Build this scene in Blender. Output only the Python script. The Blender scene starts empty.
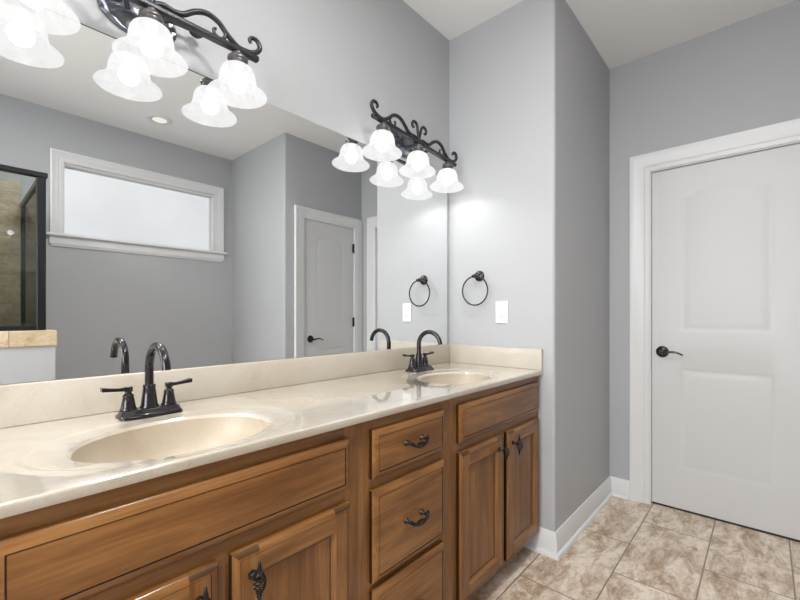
import bpy, bmesh, math, random
from math import pi, sin, cos, radians
from mathutils import Vector, Matrix
random.seed(7)
scn = bpy.context.scene
C = scn.collection

# ------------------------------------------------------------------ camera
cam = bpy.data.cameras.new('camera')
cam.sensor_width = 36.0
cam.lens = 406.57 * 36.0 / 800.0
cam.shift_y = (314.95 - 300.0) / 800.0
cam.clip_start = 0.02
camo = bpy.data.objects.new('camera', cam)
camo.location = (0.0, -1.3656, 1.1559)
camo.rotation_euler = (pi / 2, 0.0, 0.7321 - pi / 2)
C.objects.link(camo)
scn.camera = camo
# ------------------------------------------------------------------ exposure
scn.view_settings.view_transform = 'Standard'
scn.view_settings.look = 'None'
scn.view_settings.exposure = 0.0
scn.view_settings.gamma = 1.0
scn.view_settings.use_curve_mapping = False
# ------------------------------------------------------------------ world (seen by nothing, room is closed)
w = bpy.data.worlds.new('world'); scn.world = w
w.use_nodes = True
w.node_tree.nodes['Background'].inputs[0].default_value = (0.8, 0.88, 1.0, 1)
w.node_tree.nodes['Background'].inputs[1].default_value = 0.6
# light levels
BULB_W = 2.1
SHADE_E = 0.87
BULB_E = 1.6
FILL_LAMP_W = 24.0
FILL_PANE_E = 14.0
WINDOW_E = 1.06
LAMP_COL = (1.0, 0.985, 0.96)

# ------------------------------------------------------------------ room numbers (metres)
H = 2.749
X1, X2 = 1.949, 2.872      # end wall beside the vanity, door wall
YR = -0.613                # short wall between the two
X4, Y2 = 1.963, -1.764     # linen closet corner
YW = -2.742                # window wall
XL = -1.6
ZC = 0.8865                # counter top
ZB = 0.988                 # backsplash top

# ------------------------------------------------------------------ materials
def nmat(name):
    m = bpy.data.materials.new(name); m.use_nodes = True
    nt = m.node_tree
    return m, nt, nt.nodes['Principled BSDF']
def N(nt, t, **kw):
    n = nt.nodes.new(t)
    for k, v in kw.items(): setattr(n, k, v)
    return n
def simple(name, col, rough=0.5, metal=0.0, spec=0.5, bump=0.0, bscale=200.0, coat=0.0):
    m, nt, b = nmat(name)
    b.inputs['Base Color'].default_value = (*col, 1)
    b.inputs['Roughness'].default_value = rough
    b.inputs['Metallic'].default_value = metal
    b.inputs['Specular IOR Level'].default_value = spec
    b.inputs['Coat Weight'].default_value = coat
    b.inputs['Coat Roughness'].default_value = 0.06
    if bump:
        tc = N(nt, 'ShaderNodeTexCoord'); no = N(nt, 'ShaderNodeTexNoise')
        no.inputs['Scale'].default_value = bscale; no.inputs['Detail'].default_value = 3
        bp = N(nt, 'ShaderNodeBump'); bp.inputs['Strength'].default_value = bump; bp.inputs['Distance'].default_value = 0.002
        nt.links.new(tc.outputs['Object'], no.inputs['Vector'])
        nt.links.new(no.outputs['Fac'], bp.inputs['Height'])
        nt.links.new(bp.outputs['Normal'], b.inputs['Normal'])
    return m
def ramp(nt, stops):
    r = N(nt, 'ShaderNodeValToRGB'); e = r.color_ramp.elements
    while len(e) < len(stops): e.new(0.5)
    for i, (p, c) in enumerate(stops):
        e[i].position = p; e[i].color = (*c, 1)
    return r
M = {}
M['paint'] = simple('grey_wall_paint', (0.440, 0.449, 0.464), 0.55, bump=0.12, bscale=260)
M['ceil'] = simple('ceiling_paint', (0.86, 0.86, 0.855), 0.8, bump=0.1)
M['trim'] = simple('white_trim_paint', (0.72, 0.725, 0.73), 0.32)
M['door'] = simple('white_door_paint', (0.63, 0.632, 0.63), 0.38)
M['bronze'] = simple('oil_rubbed_bronze', (0.026, 0.022, 0.024), 0.2, 0.6, coat=0.3)
M['iron'] = simple('dark_wrought_iron', (0.042, 0.042, 0.046), 0.38, 0.6, bump=0.4, bscale=90)
M['cup'] = simple('socket_cup_metal', (0.14, 0.135, 0.135), 0.35, 0.7)
M['plate'] = simple('backplate_metal', (0.16, 0.17, 0.20), 0.28, 0.85, bump=0.3, bscale=60)
M['pull'] = simple('black_iron_pull', (0.02, 0.018, 0.018), 0.3, 0.6)
M['plastic'] = simple('white_plastic', (0.80, 0.80, 0.79), 0.3)
M['slot'] = simple('dark_slot', (0.03, 0.03, 0.03), 0.6)
M['frame'] = simple('black_shower_frame', (0.018, 0.018, 0.02), 0.3, 0.5)
M['gap'] = simple('dark_gap_strip', (0.05, 0.04, 0.035), 0.8)
M['chrome'] = simple('drain_metal', (0.10, 0.09, 0.085), 0.25, 0.9)

def mat_mirror():
    m, nt, b = nmat('mirror_silver')
    b.inputs['Base Color'].default_value = (0.93, 0.945, 0.945, 1)
    b.inputs['Metallic'].default_value = 1; b.inputs['Roughness'].default_value = 0.0
    return m
M['mirror'] = mat_mirror()

def mat_wood(name, axis, dark=1.0, endg=False):
    m, nt, b = nmat(name)
    tc = N(nt, 'ShaderNodeTexCoord'); mp = N(nt, 'ShaderNodeMapping')
    s = {'x': (1.6, 14, 14), 'z': (14, 14, 1.6)}[axis]
    mp.inputs['Scale'].default_value = s
    n1 = N(nt, 'ShaderNodeTexNoise'); n1.inputs['Scale'].default_value = 1.5; n1.inputs['Detail'].default_value = 6
    n1.inputs['Roughness'].default_value = 0.6; n1.inputs['Distortion'].default_value = 0.6
    mp2 = N(nt, 'ShaderNodeMapping'); s2 = {'x': (5, 120, 120), 'z': (120, 120, 5)}[axis]
    mp2.inputs['Scale'].default_value = s2
    n2 = N(nt, 'ShaderNodeTexNoise'); n2.inputs['Scale'].default_value = 1.4; n2.inputs['Detail'].default_value = 4
    nt.links.new(tc.outputs['Object'], mp.inputs['Vector']); nt.links.new(mp.outputs['Vector'], n1.inputs['Vector'])
    nt.links.new(tc.outputs['Object'], mp2.inputs['Vector']); nt.links.new(mp2.outputs['Vector'], n2.inputs['Vector'])
    d = dark
    r = ramp(nt, [(0.30, (0.135 * d, 0.052 * d, 0.013 * d)), (0.5, (0.225 * d, 0.096 * d, 0.026 * d)), (0.72, (0.32 * d, 0.150 * d, 0.046 * d))])
    nt.links.new(n1.outputs['Fac'], r.inputs['Fac'])
    mx = N(nt, 'ShaderNodeMix', data_type='RGBA', blend_type='MULTIPLY'); mx.inputs[0].default_value = 0.5
    r2 = ramp(nt, [(0.36, (0.62, 0.55, 0.50)), (0.58, (1, 1, 1))])
    nt.links.new(n2.outputs['Fac'], r2.inputs['Fac'])
    nt.links.new(r.outputs['Color'], mx.inputs[6]); nt.links.new(r2.outputs['Color'], mx.inputs[7])
    nt.links.new(mx.outputs[2], b.inputs['Base Color'])
    b.inputs['Roughness'].default_value = 0.42
    b.inputs['Specular IOR Level'].default_value = 0.2
    b.inputs['Coat Weight'].default_value = 0.4; b.inputs['Coat Roughness'].default_value = 0.13; b.inputs['Coat IOR'].default_value = 1.6
    bp = N(nt, 'ShaderNodeBump'); bp.inputs['Strength'].default_value = 0.06; bp.inputs['Distance'].default_value = 0.002
    nt.links.new(n2.outputs['Fac'], bp.inputs['Height']); nt.links.new(bp.outputs['Normal'], b.inputs['Normal'])
    return m
M['wx'] = mat_wood('stained_wood_grain_across', 'x')
M['wz'] = mat_wood('stained_wood_grain_up', 'z')
M['wpanel'] = mat_wood('stained_wood_panel', 'z', 0.93)
M['wend'] = mat_wood('stained_end_grain', 'x', 0.36)
M['glaze_shadow'] = mat_wood('groove_glaze_edge_shadow', 'z', 0.13)  # real glaze in the grooves; on side edges, shade put into the colour

def mat_marble():
    m, nt, b = nmat('cream_cultured_marble')
    tc = N(nt, 'ShaderNodeTexCoord')
    n1 = N(nt, 'ShaderNodeTexNoise'); n1.inputs['Scale'].default_value = 3.0; n1.inputs['Detail'].default_value = 8
    n1.inputs['Roughness'].default_value = 0.62; n1.inputs['Distortion'].default_value = 1.2
    r = ramp(nt, [(0.28, (0.40, 0.325, 0.225)), (0.38, (0.48, 0.42, 0.335)), (0.56, (0.535, 0.485, 0.41)), (0.8, (0.57, 0.53, 0.465))])
    n2 = N(nt, 'ShaderNodeTexNoise'); n2.inputs['Scale'].default_value = 160; n2.inputs['Detail'].default_value = 2
    r2 = ramp(nt, [(0.28, (0.72, 0.66, 0.58)), (0.42, (1, 1, 1))])
    mx = N(nt, 'ShaderNodeMix', data_type='RGBA', blend_type='MULTIPLY'); mx.inputs[0].default_value = 0.28
    for n in (n1, n2): nt.links.new(tc.outputs['Object'], n.inputs['Vector'])
    nt.links.new(n1.outputs['Fac'], r.inputs['Fac']); nt.links.new(n2.outputs['Fac'], r2.inputs['Fac'])
    nt.links.new(r.outputs['Color'], mx.inputs[6]); nt.links.new(r2.outputs['Color'], mx.inputs[7])
    nt.links.new(mx.outputs[2], b.inputs['Base Color'])
    b.inputs['Roughness'].default_value = 0.12
    b.inputs['Coat Weight'].default_value = 1.0; b.inputs['Coat Roughness'].default_value = 0.012; b.inputs['Coat IOR'].default_value = 1.75
    return m
M['marble'] = mat_marble()
def soften(src, name, cw, cr, rough):
    m = src.copy(); m.name = name; b = m.node_tree.nodes['Principled BSDF']
    b.inputs['Coat Weight'].default_value = cw; b.inputs['Coat Roughness'].default_value = cr; b.inputs['Roughness'].default_value = rough
    return m
M['splash'] = soften(M['marble'], 'cream_marble_splash', 0.15, 0.2, 0.35)
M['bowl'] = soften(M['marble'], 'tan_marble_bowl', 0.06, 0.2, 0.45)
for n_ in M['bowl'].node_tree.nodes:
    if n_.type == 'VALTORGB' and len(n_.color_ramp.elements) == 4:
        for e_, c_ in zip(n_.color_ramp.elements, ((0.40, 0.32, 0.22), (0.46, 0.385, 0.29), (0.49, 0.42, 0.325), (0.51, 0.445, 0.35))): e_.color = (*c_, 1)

def mat_tile(name, bw, rh, off, plane, stops, mortar_col, shift, rough=0.35, seed_scale=3.2, msize=0.004):
    m, nt, b = nmat(name)
    tc = N(nt, 'ShaderNodeTexCoord'); mp = N(nt, 'ShaderNodeMapping')
    if plane == 'xz': mp.inputs['Rotation'].default_value = (-pi / 2, 0, 0)
    mp.inputs['Location'].default_value = (shift[0], shift[1], 0)
    br = N(nt, 'ShaderNodeTexBrick'); br.offset = off; br.offset_frequency = 2
    br.inputs['Scale'].default_value = 1.0; br.inputs['Brick Width'].default_value = bw; br.inputs['Row Height'].default_value = rh
    br.inputs['Mortar Size'].default_value = msize; br.inputs['Mortar Smooth'].default_value = 0.1
    br.inputs['Color1'].default_value = (0, 0, 0, 1); br.inputs['Color2'].default_value = (1, 1, 1, 1); br.inputs['Mortar'].default_value = (0.5, 0.5, 0.5, 1)
    nt.links.new(tc.outputs['Object'], mp.inputs['Vector']); nt.links.new(mp.outputs['Vector'], br.inputs['Vector'])
    # each tile shifts the stone pattern
    vm = N(nt, 'ShaderNodeVectorMath', operation='SCALE'); vm.inputs['Scale'].default_value = 7.0
    nt.links.new(br.outputs['Color'], vm.inputs[0])
    va = N(nt, 'ShaderNodeVectorMath', operation='ADD')
    nt.links.new(mp.outputs['Vector'], va.inputs[0]); nt.links.new(vm.outputs['Vector'], va.inputs[1])
    mp2 = N(nt, 'ShaderNodeMapping'); mp2.inputs['Rotation'].default_value = (0, 0, 0.35); mp2.inputs['Scale'].default_value = (1.0, 2.6, 1.0)
    nt.links.new(va.outputs['Vector'], mp2.inputs['Vector'])
    n1 = N(nt, 'ShaderNodeTexNoise'); n1.inputs['Scale'].default_value = seed_scale; n1.inputs['Detail'].default_value = 9
    n1.inputs['Roughness'].default_value = 0.78; n1.inputs['Distortion'].default_value = 0.45
    nt.links.new(mp2.outputs['Vector'], n1.inputs['Vector'])
    r = ramp(nt, stops); nt.links.new(n1.outputs['Fac'], r.inputs['Fac'])
    n3 = N(nt, 'ShaderNodeTexNoise'); n3.inputs['Scale'].default_value = 26; n3.inputs['Detail'].default_value = 5; n3.inputs['Distortion'].default_value = 1.0
    nt.links.new(va.outputs['Vector'], n3.inputs['Vector'])
    r3 = ramp(nt, [(0.33, (0.72, 0.66, 0.62)), (0.52, (1, 1, 1)), (0.75, (1.0, 1.0, 1.0))])
    nt.links.new(n3.outputs['Fac'], r3.inputs['Fac'])
    ml = N(nt, 'ShaderNodeMix', data_type='RGBA', blend_type='MULTIPLY'); ml.inputs[0].default_value = 0.75
    nt.links.new(r.outputs['Color'], ml.inputs[6]); nt.links.new(r3.outputs['Color'], ml.inputs[7])
    mx = N(nt, 'ShaderNodeMix', data_type='RGBA')
    nt.links.new(br.outputs['Fac'], mx.inputs[0]); nt.links.new(ml.outputs[2], mx.inputs[6])
    mx.inputs[7].default_value = (*mortar_col, 1)
    nt.links.new(mx.outputs[2], b.inputs['Base Color'])
    b.inputs['Roughness'].default_value = rough
    inv = N(nt, 'ShaderNodeMath', operation='SUBTRACT'); inv.inputs[0].default_value = 1.0
    nt.links.new(br.outputs['Fac'], inv.inputs[1])
    bp = N(nt, 'ShaderNodeBump'); bp.inputs['Strength'].default_value = 0.5; bp.inputs['Distance'].default_value = 0.002
    nt.links.new(inv.outputs[0], bp.inputs['Height']); nt.links.new(bp.outputs['Normal'], b.inputs['Normal'])
    return m
# floor joints along x at y = -0.855 + 0.3 k ; cross joints at x = 2.62 (row -1.155..-0.855)
M['floor'] = mat_tile('floor_stone_tile', 0.6, 0.3007, 0.5, 'xy',
    [(0.34, (0.33, 0.215, 0.13)), (0.43, (0.50, 0.375, 0.265)), (0.49, (0.66, 0.54, 0.425)), (0.58, (0.84, 0.735, 0.625))],
    (0.27, 0.21, 0.165), (-0.20, 0.855 + 0.3007 * 6), 0.35, 4.6, 0.003)
M['stile'] = mat_tile('shower_stone_tile', 0.30, 0.30, 0.0, 'xz',
    [(0.30, (0.30, 0.21, 0.12)), (0.5, (0.46, 0.35, 0.23)), (0.7, (0.60, 0.50, 0.37))], (0.34, 0.28, 0.21), (0.07, 0.05), 0.3, 5.0)
M['cap'] = mat_tile('knee_wall_cap_tile', 0.33, 0.6, 0.0, 'xz',
    [(0.30, (0.42, 0.30, 0.16)), (0.45, (0.56, 0.44, 0.28)), (0.62, (0.68, 0.57, 0.42))], (0.38, 0.28, 0.2), (0.10, 0.0), 0.3, 6.0, 0.003)

def mat_emit(name, col, e, grad=None):
    m = bpy.data.materials.new(name); m.use_nodes = True; nt = m.node_tree
    nt.nodes.clear(); o = N(nt, 'ShaderNodeOutputMaterial'); em = N(nt, 'ShaderNodeEmission')
    em.inputs[0].default_value = (*col, 1); em.inputs[1].default_value = e
    nt.links.new(em.outputs[0], o.inputs[0])
    return m
def mat_bulb():
    # thin frosted envelope: glows and lets the filament light through
    m = bpy.data.materials.new('lit_bulb'); m.use_nodes = True; nt = m.node_tree
    nt.nodes.clear(); o = N(nt, 'ShaderNodeOutputMaterial')
    em = N(nt, 'ShaderNodeEmission'); em.inputs[0].default_value = (1.0, 0.985, 0.96, 1); em.inputs[1].default_value = BULB_E
    tr = N(nt, 'ShaderNodeBsdfTransparent'); tr.inputs[0].default_value = (0.9, 0.9, 0.9, 1)
    ad = N(nt, 'ShaderNodeAddShader'); nt.links.new(em.outputs[0], ad.inputs[0]); nt.links.new(tr.outputs[0], ad.inputs[1])
    nt.links.new(ad.outputs[0], o.inputs[0])
    return m
M['bulb'] = mat_bulb()
M['canlens'] = mat_emit('lit_downlight_lens', (1.0, 0.95, 0.82), 0.95)

def mat_shade():
    m = bpy.data.materials.new('alabaster_glass_shade'); m.use_nodes = True; nt = m.node_tree
    nt.nodes.clear(); o = N(nt, 'ShaderNodeOutputMaterial')
    tc = N(nt, 'ShaderNodeTexCoord'); no = N(nt, 'ShaderNodeTexNoise')
    no.inputs['Scale'].default_value = 20; no.inputs['Detail'].default_value = 4; no.inputs['Distortion'].default_value = 1.5
    m2 = N(nt, 'ShaderNodeMapRange'); m2.inputs['From Min'].default_value = 0.3; m2.inputs['From Max'].default_value = 0.7
    m2.inputs['To Min'].default_value = 0.93 * SHADE_E; m2.inputs['To Max'].default_value = 1.05 * SHADE_E
    nt.links.new(tc.outputs['Object'], no.inputs['Vector']); nt.links.new(no.outputs['Fac'], m2.inputs['Value'])
    em = N(nt, 'ShaderNodeEmission'); em.inputs[0].default_value = (1.0, 0.995, 0.985, 1)
    nt.links.new(m2.outputs[0], em.inputs[1])
    tr = N(nt, 'ShaderNodeBsdfTransparent'); tr.inputs[0].default_value = (0.15, 0.15, 0.149, 1)
    ad = N(nt, 'ShaderNodeAddShader'); nt.links.new(em.outputs[0], ad.inputs[0]); nt.links.new(tr.outputs[0], ad.inputs[1])
    nt.links.new(ad.outputs[0], o.inputs[0])
    return m
M['shade'] = mat_shade()

def mat_window():
    m, nt, b = nmat('frosted_daylight_pane')
    tc = N(nt, 'ShaderNodeTexCoord'); no = N(nt, 'ShaderNodeTexNoise')
    no.inputs['Scale'].default_value = 1.6; no.inputs['Detail'].default_value = 2
    r = ramp(nt, [(0.3, (0.64, 0.66, 0.685)), (0.5, (0.69, 0.705, 0.72)), (0.7, (0.735, 0.745, 0.755))])
    nt.links.new(tc.outputs['Object'], no.inputs['Vector']); nt.links.new(no.outputs['Fac'], r.inputs['Fac'])
    nt.links.new(r.outputs['Color'], b.inputs['Emission Color'])
    b.inputs['Emission Strength'].default_value = WINDOW_E
    b.inputs['Base Color'].default_value = (0.08, 0.08, 0.08, 1); b.inputs['Roughness'].default_value = 0.35
    return m
M['pane'] = mat_window()

def mat_glass():
    m = bpy.data.materials.new('clear_shower_glass'); m.use_nodes = True; nt = m.node_tree
    nt.nodes.clear(); o = N(nt, 'ShaderNodeOutputMaterial')
    tr = N(nt, 'ShaderNodeBsdfTransparent'); tr.inputs[0].default_value = (0.86, 0.90, 0.87, 1)
    gl = N(nt, 'ShaderNodeBsdfGlossy'); gl.inputs['Roughness'].default_value = 0.0
    fr = N(nt, 'ShaderNodeFresnel'); fr.inputs['IOR'].default_value = 1.5
    mx = N(nt, 'ShaderNodeMixShader')
    nt.links.new(fr.outputs[0], mx.inputs[0]); nt.links.new(tr.outputs[0], mx.inputs[1]); nt.links.new(gl.outputs[0], mx.inputs[2])
    nt.links.new(mx.outputs[0], o.inputs[0])
    return m
M['glass'] = mat_glass()

# ------------------------------------------------------------------ mesh helpers
def box(bm, x0, x1, y0, y1, z0, z1, bev=0.0, seg=2, mi=0):
    g = bmesh.ops.create_cube(bm, size=1.0)
    vs = g['verts']
    for v in vs:
        v.co = Vector(((x0 + x1) / 2 + v.co.x * (x1 - x0), (y0 + y1) / 2 + v.co.y * (y1 - y0), (z0 + z1) / 2 + v.co.z * (z1 - z0)))
    fs = set(f for v in vs for f in v.link_faces)
    for f in fs: f.material_index = mi
    if bev:
        es = list(set(e for v in vs for e in v.link_edges))
        bmesh.ops.bevel(bm, geom=es, offset=bev, segments=seg, profile=0.5, affect='EDGES', clamp_overlap=True)
def lathe(bm, prof, n=32, mat=Matrix(), close=True, mi=0):
    rings = []
    for r, z in prof:
        if r < 1e-6:
            rings.append([bm.verts.new(mat @ Vector((0, 0, z)))])
        else:
            rings.append([bm.verts.new(mat @ Vector((r * cos(2 * pi * i / n), r * sin(2 * pi * i / n), z))) for i in range(n)])
    for a, b in zip(rings, rings[1:]):
        for i in range(n):
            j = (i + 1) % n
            if len(a) == 1 and len(b) == 1: continue
            if len(a) == 1: f = bm.faces.new((a[0], b[j], b[i]))
            elif len(b) == 1: f = bm.faces.new((a[i], a[j], b[0]))
            else: f = bm.faces.new((a[i], a[j], b[j], b[i]))
            f.material_index = mi
def smooth_path(pts, k=6):
    P = [Vector(p) for p in pts]
    if len(P) < 3: return P
    out = []
    Q = [2 * P[0] - P[1]] + P + [2 * P[-1] - P[-2]]
    for i in range(1, len(Q) - 2):
        for j in range(k):
            t = j / k
            a, b, c, d = Q[i - 1], Q[i], Q[i + 1], Q[i + 2]
            out.append(0.5 * ((2 * b) + (-a + c) * t + (2 * a - 5 * b + 4 * c - d) * t * t + (-a + 3 * b - 3 * c + d) * t ** 3))
    out.append(P[-1])
    return out
def tube(bm, pts, rad, n=10, k=6, flat=None, closed=False):
    P = smooth_path(pts, k) if k else [Vector(p) for p in pts]
    m = len(P)
    def rr(t): 
        if callable(rad): return rad(t)
        return rad
    T = [(P[min(i + 1, m - 1)] - P[max(i - 1, 0)]).normalized() for i in range(m)]
    if closed: T = [(P[(i + 1) % m] - P[(i - 1) % m]).normalized() for i in range(m)]
    u = T[0].orthogonal().normalized()
    rings = []
    for i in range(m):
        u = (u - T[i] * u.dot(T[i])).normalized()
        v = T[i].cross(u)
        r = rr(i / max(1, m - 1))
        rings.append([bm.verts.new(P[i] + (u * cos(2 * pi * j / n) + v * sin(2 * pi * j / n)) * r) for j in range(n)])
    pairs = list(zip(rings, rings[1:]))
    if closed: pairs.append((rings[-1], rings[0]))
    for a, b in pairs:
        for j in range(n):
            bm.faces.new((a[j], a[(j + 1) % n], b[(j + 1) % n], b[j]))
    if not closed:
        bm.faces.new(list(reversed(rings[0]))); bm.faces.new(rings[-1])
def sphere(bm, c, r, sc=(1, 1, 1), n=16):
    bmesh.ops.create_uvsphere(bm, u_segments=n, v_segments=n // 2, radius=r,
        matrix=Matrix.Translation(c) @ Matrix.Diagonal((*sc, 1)))
def obj(name, bm, mats, parent=None, smooth=0, loc=None, top=None):
    bmesh.ops.recalc_face_normals(bm, faces=bm.faces[:])
    if top is not None:   # the upper face of a sheet must point up
        for f in bm.faces:
            if f.normal.z < -0.2 and f.calc_center_median().z > top: f.normal_flip()
    me = bpy.data.meshes.new(name); bm.to_mesh(me); bm.free()
    o = bpy.data.objects.new(name, me); C.objects.link(o)
    for m in (mats if isinstance(mats, (list, tuple)) else [mats]): me.materials.append(m)
    if smooth:
        me.polygons.foreach_set('use_smooth', [True] * len(me.polygons))
        try: me.set_sharp_from_angle(angle=radians(smooth))
        except Exception: pass
    if parent: o.parent = parent
    if loc: o.location = loc
    return o
def NB(): return bmesh.new()
def struct(o): o['kind'] = 'structure'; return o
def thing(name, label, cat, loc=(0, 0, 0), group=None):
    o = bpy.data.objects.new(name, None); C.objects.link(o); o.location = loc
    o.empty_display_size = 0.05
    o['label'] = label; o['category'] = cat
    if group: o['group'] = group
    return o
def copy_tree(o, parent=None):
    kids = [c for c in C.objects if c.parent == o]
    c = o.copy(); C.objects.link(c)
    if parent: c.parent = parent
    for ch in kids: copy_tree(ch, c)
    return c
def sbox(name, x0, x1, y0, y1, z0, z1, m, bev=0):
    bm = NB(); box(bm, x0, x1, y0, y1, z0, z1, bev); return struct(obj(name, bm, m))
def frame_map(kind, at):
    # local (u, v, d): u along the wall, v up, d out of the wall towards the room
    if kind == 'x-': return lambda u, v, d: Vector((at - d, u, v))     # wall plane x=at, room on the -x side
    if kind == 'y-': return lambda u, v, d: Vector((u, at - d, v))     # wall plane y=at, room on the -y side
    if kind == 'y+': return lambda u, v, d: Vector((u, at + d, v))
def quadstrip(bm, A, B, close=False, mi=0):
    n = len(A); rng = range(n if close else n - 1)
    for i in rng:
        j = (i + 1) % n
        f = bm.faces.new((A[i], A[j], B[j], B[i])); f.material_index = mi

# ------------------------------------------------------------------ room shell
T = 0.10
sbox('floor', XL - T, X2 + T, YW - T - 0.1, T, -0.06, 0, M['floor'])
sbox('ceiling', XL - T, X2 + T, YW - T - 0.1, T, H, H + 0.06, M['ceil'])
sbox('wall_vanity', XL - T, X1, 0, T, 0, H, M['paint'])
bm = NB(); box(bm, X1, X2 + T, YR, T, 0, H)
es = [e for e in bm.edges if all(abs(v.co.x - X1) < 1e-4 and abs(v.co.y - YR) < 1e-4 for v in e.verts)]
bmesh.ops.bevel(bm, geom=es, offset=0.014, segments=5, profile=0.5, affect='EDGES')
struct(obj('wall_end', bm, M['paint'], smooth=40))
# door wall with an opening
DY0, DY1, DZ = -0.845, -1.550, 2.030
OP = 0.012
bm = NB()
box(bm, X2, X2 + T, DY0 + OP, YR, 0, H); box(bm, X2, X2 + T, YW - T, DY1 - OP, 0, H); box(bm, X2, X2 + T, DY1 - OP, DY0 + OP, DZ + OP, H)
struct(obj('wall_door', bm, M['paint']))
# closet wall (holds the second door), with its side
EX0, EX1 = 2.166, 2.762
bm = NB()
box(bm, X4, EX0 - OP, Y2 - T, Y2, 0, H)
es = [e for e in bm.edges if all(abs(v.co.x - X4) < 1e-4 and abs(v.co.y - Y2) < 1e-4 for v in e.verts)]
bmesh.ops.bevel(bm, geom=es, offset=0.014, segments=5, profile=0.5, affect='EDGES')
box(bm, EX1 + OP, X2, Y2 - T, Y2, 0, H); box(bm, EX0 - OP, EX1 + OP, Y2 - T, Y2, DZ + OP, H)
box(bm, X4, X4 + T, YW, Y2 - T, 0, H)
struct(obj('wall_closet', bm, M['paint'], smooth=40))
# window wall with opening
WX0, WX1, WZ0, WZ1 = 0.607, 1.784, 1.776, 2.352
bm = NB()
box(bm, XL - T, WX0, YW - T, YW, 0, H); box(bm, WX1, X4 + T, YW - T, YW, 0, H)
box(bm, WX0, WX1, YW - T, YW, 0, WZ0); box(bm, WX0, WX1, YW - T, YW, WZ1, H)
struct(obj('wall_window', bm, M['paint']))
LY0, LY1, LZ0, LZ1 = -1.62, -0.42, 0.95, 2.15
bm = NB()
box(bm, XL - T, XL, YW, LY0, 0, H); box(bm, XL - T, XL, LY1, 0, 0, H); box(bm, XL - T, XL, LY0, LY1, 0, LZ0); box(bm, XL - T, XL, LY0, LY1, LZ1, H)
struct(obj('wall_left', bm, M['paint']))
fill_win = bpy.data.objects.new('fill_window', None); C.objects.link(fill_win); fill_win['kind'] = 'structure'  # invented window, out of view, added to brighten the room
fill_win['label'] = 'white framed window added unseen in the left wall as fill light'
bm = NB()
for (a, b, c, d) in ((LY0 - 0.09, LY0, LZ0 - 0.09, LZ1 + 0.09), (LY1, LY1 + 0.09, LZ0 - 0.09, LZ1 + 0.09), (LY0, LY1, LZ1, LZ1 + 0.09), (LY0, LY1, LZ0 - 0.09, LZ0)):
    box(bm, XL + 0.0005, XL + 0.02, a, b, c, d, 0.003)
obj('window_casing', bm, M['trim'], fill_win)
bm = NB()
for (a, b, c, d) in ((LY0 + 0.001, LY0 + 0.04, LZ0 + 0.001, LZ1 - 0.001), (LY1 - 0.04, LY1 - 0.001, LZ0 + 0.001, LZ1 - 0.001), (LY0 + 0.04, LY1 - 0.04, LZ1 - 0.04, LZ1 - 0.001), (LY0 + 0.04, LY1 - 0.04, LZ0 + 0.001, LZ0 + 0.04), (LY0 + 0.04, LY1 - 0.04, 1.53, 1.57)):
    box(bm, XL - 0.07, XL - 0.03, a, b, c, d, 0.003)
obj('window_frame', bm, M['trim'], fill_win)
bm = NB(); box(bm, XL - 0.056, XL - 0.050, LY0 + 0.03, LY1 - 0.03, LZ0 + 0.03, LZ1 - 0.03)
obj('window_pane', bm, mat_emit('added_fill_pane', (0.97, 0.985, 1.0), FILL_PANE_E), fill_win)

# baseboards: profile (out, up)
BBP = [(0, 0), (0.031, 0), (0.030, 0.008), (0.026, 0.015), (0.0195, 0.019), (0.016, 0.0195), (0.0155, 0.082), (0.011, 0.092), (0.009, 0.104), (0.006, 0.111), (0.003, 0.113), (0, 0.113)]
def baseboard(name, path, side):
    # path: xy points; profile pushed to the left (side=1) or right (side=-1) of travel, mitred
    P = [Vector(p) for p in path]; n = len(P)
    dirs = [(P[i + 1] - P[i]).normalized() for i in range(n - 1)]
    nor = [Vector((-d.y, d.x)) * side for d in dirs]
    bm = NB(); rows = []
    for i in range(n):
        if i == 0: m = nor[0]
        elif i == n - 1: m = nor[-1]
        else:
            m = nor[i - 1] + nor[i]; m = m / (1 + nor[i - 1].dot(nor[i]))
        rows.append([bm.verts.new((P[i].x + m.x * o, P[i].y + m.y * o, z)) for o, z in BBP])
    for a, b in zip(rows, rows[1:]): quadstrip(bm, a, b)
    bm.faces.new(rows[0]); bm.faces.new(list(reversed(rows[-1])))
    return struct(obj(name, bm, M['trim'], smooth=30))
CW = 0.112  # casing width
baseboard('baseboard_end', [(X1, -0.47), (X1, YR), (X2, YR), (X2, DY0 + CW)], -1)
baseboard('baseboard_door', [(X2, DY1 - CW), (X2, Y2), (EX1 + 0.105, Y2)], -1) if DY1 - CW > Y2 + 0.03 else None
baseboard('baseboard_closet', [(EX0 - CW + 0.008, Y2), (X4, Y2), (X4, YW), (0.432, YW)], -1)
baseboard('baseboard_left', [(XL, -1.70), (XL, 0), (-0.012, 0)], -1)

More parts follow.
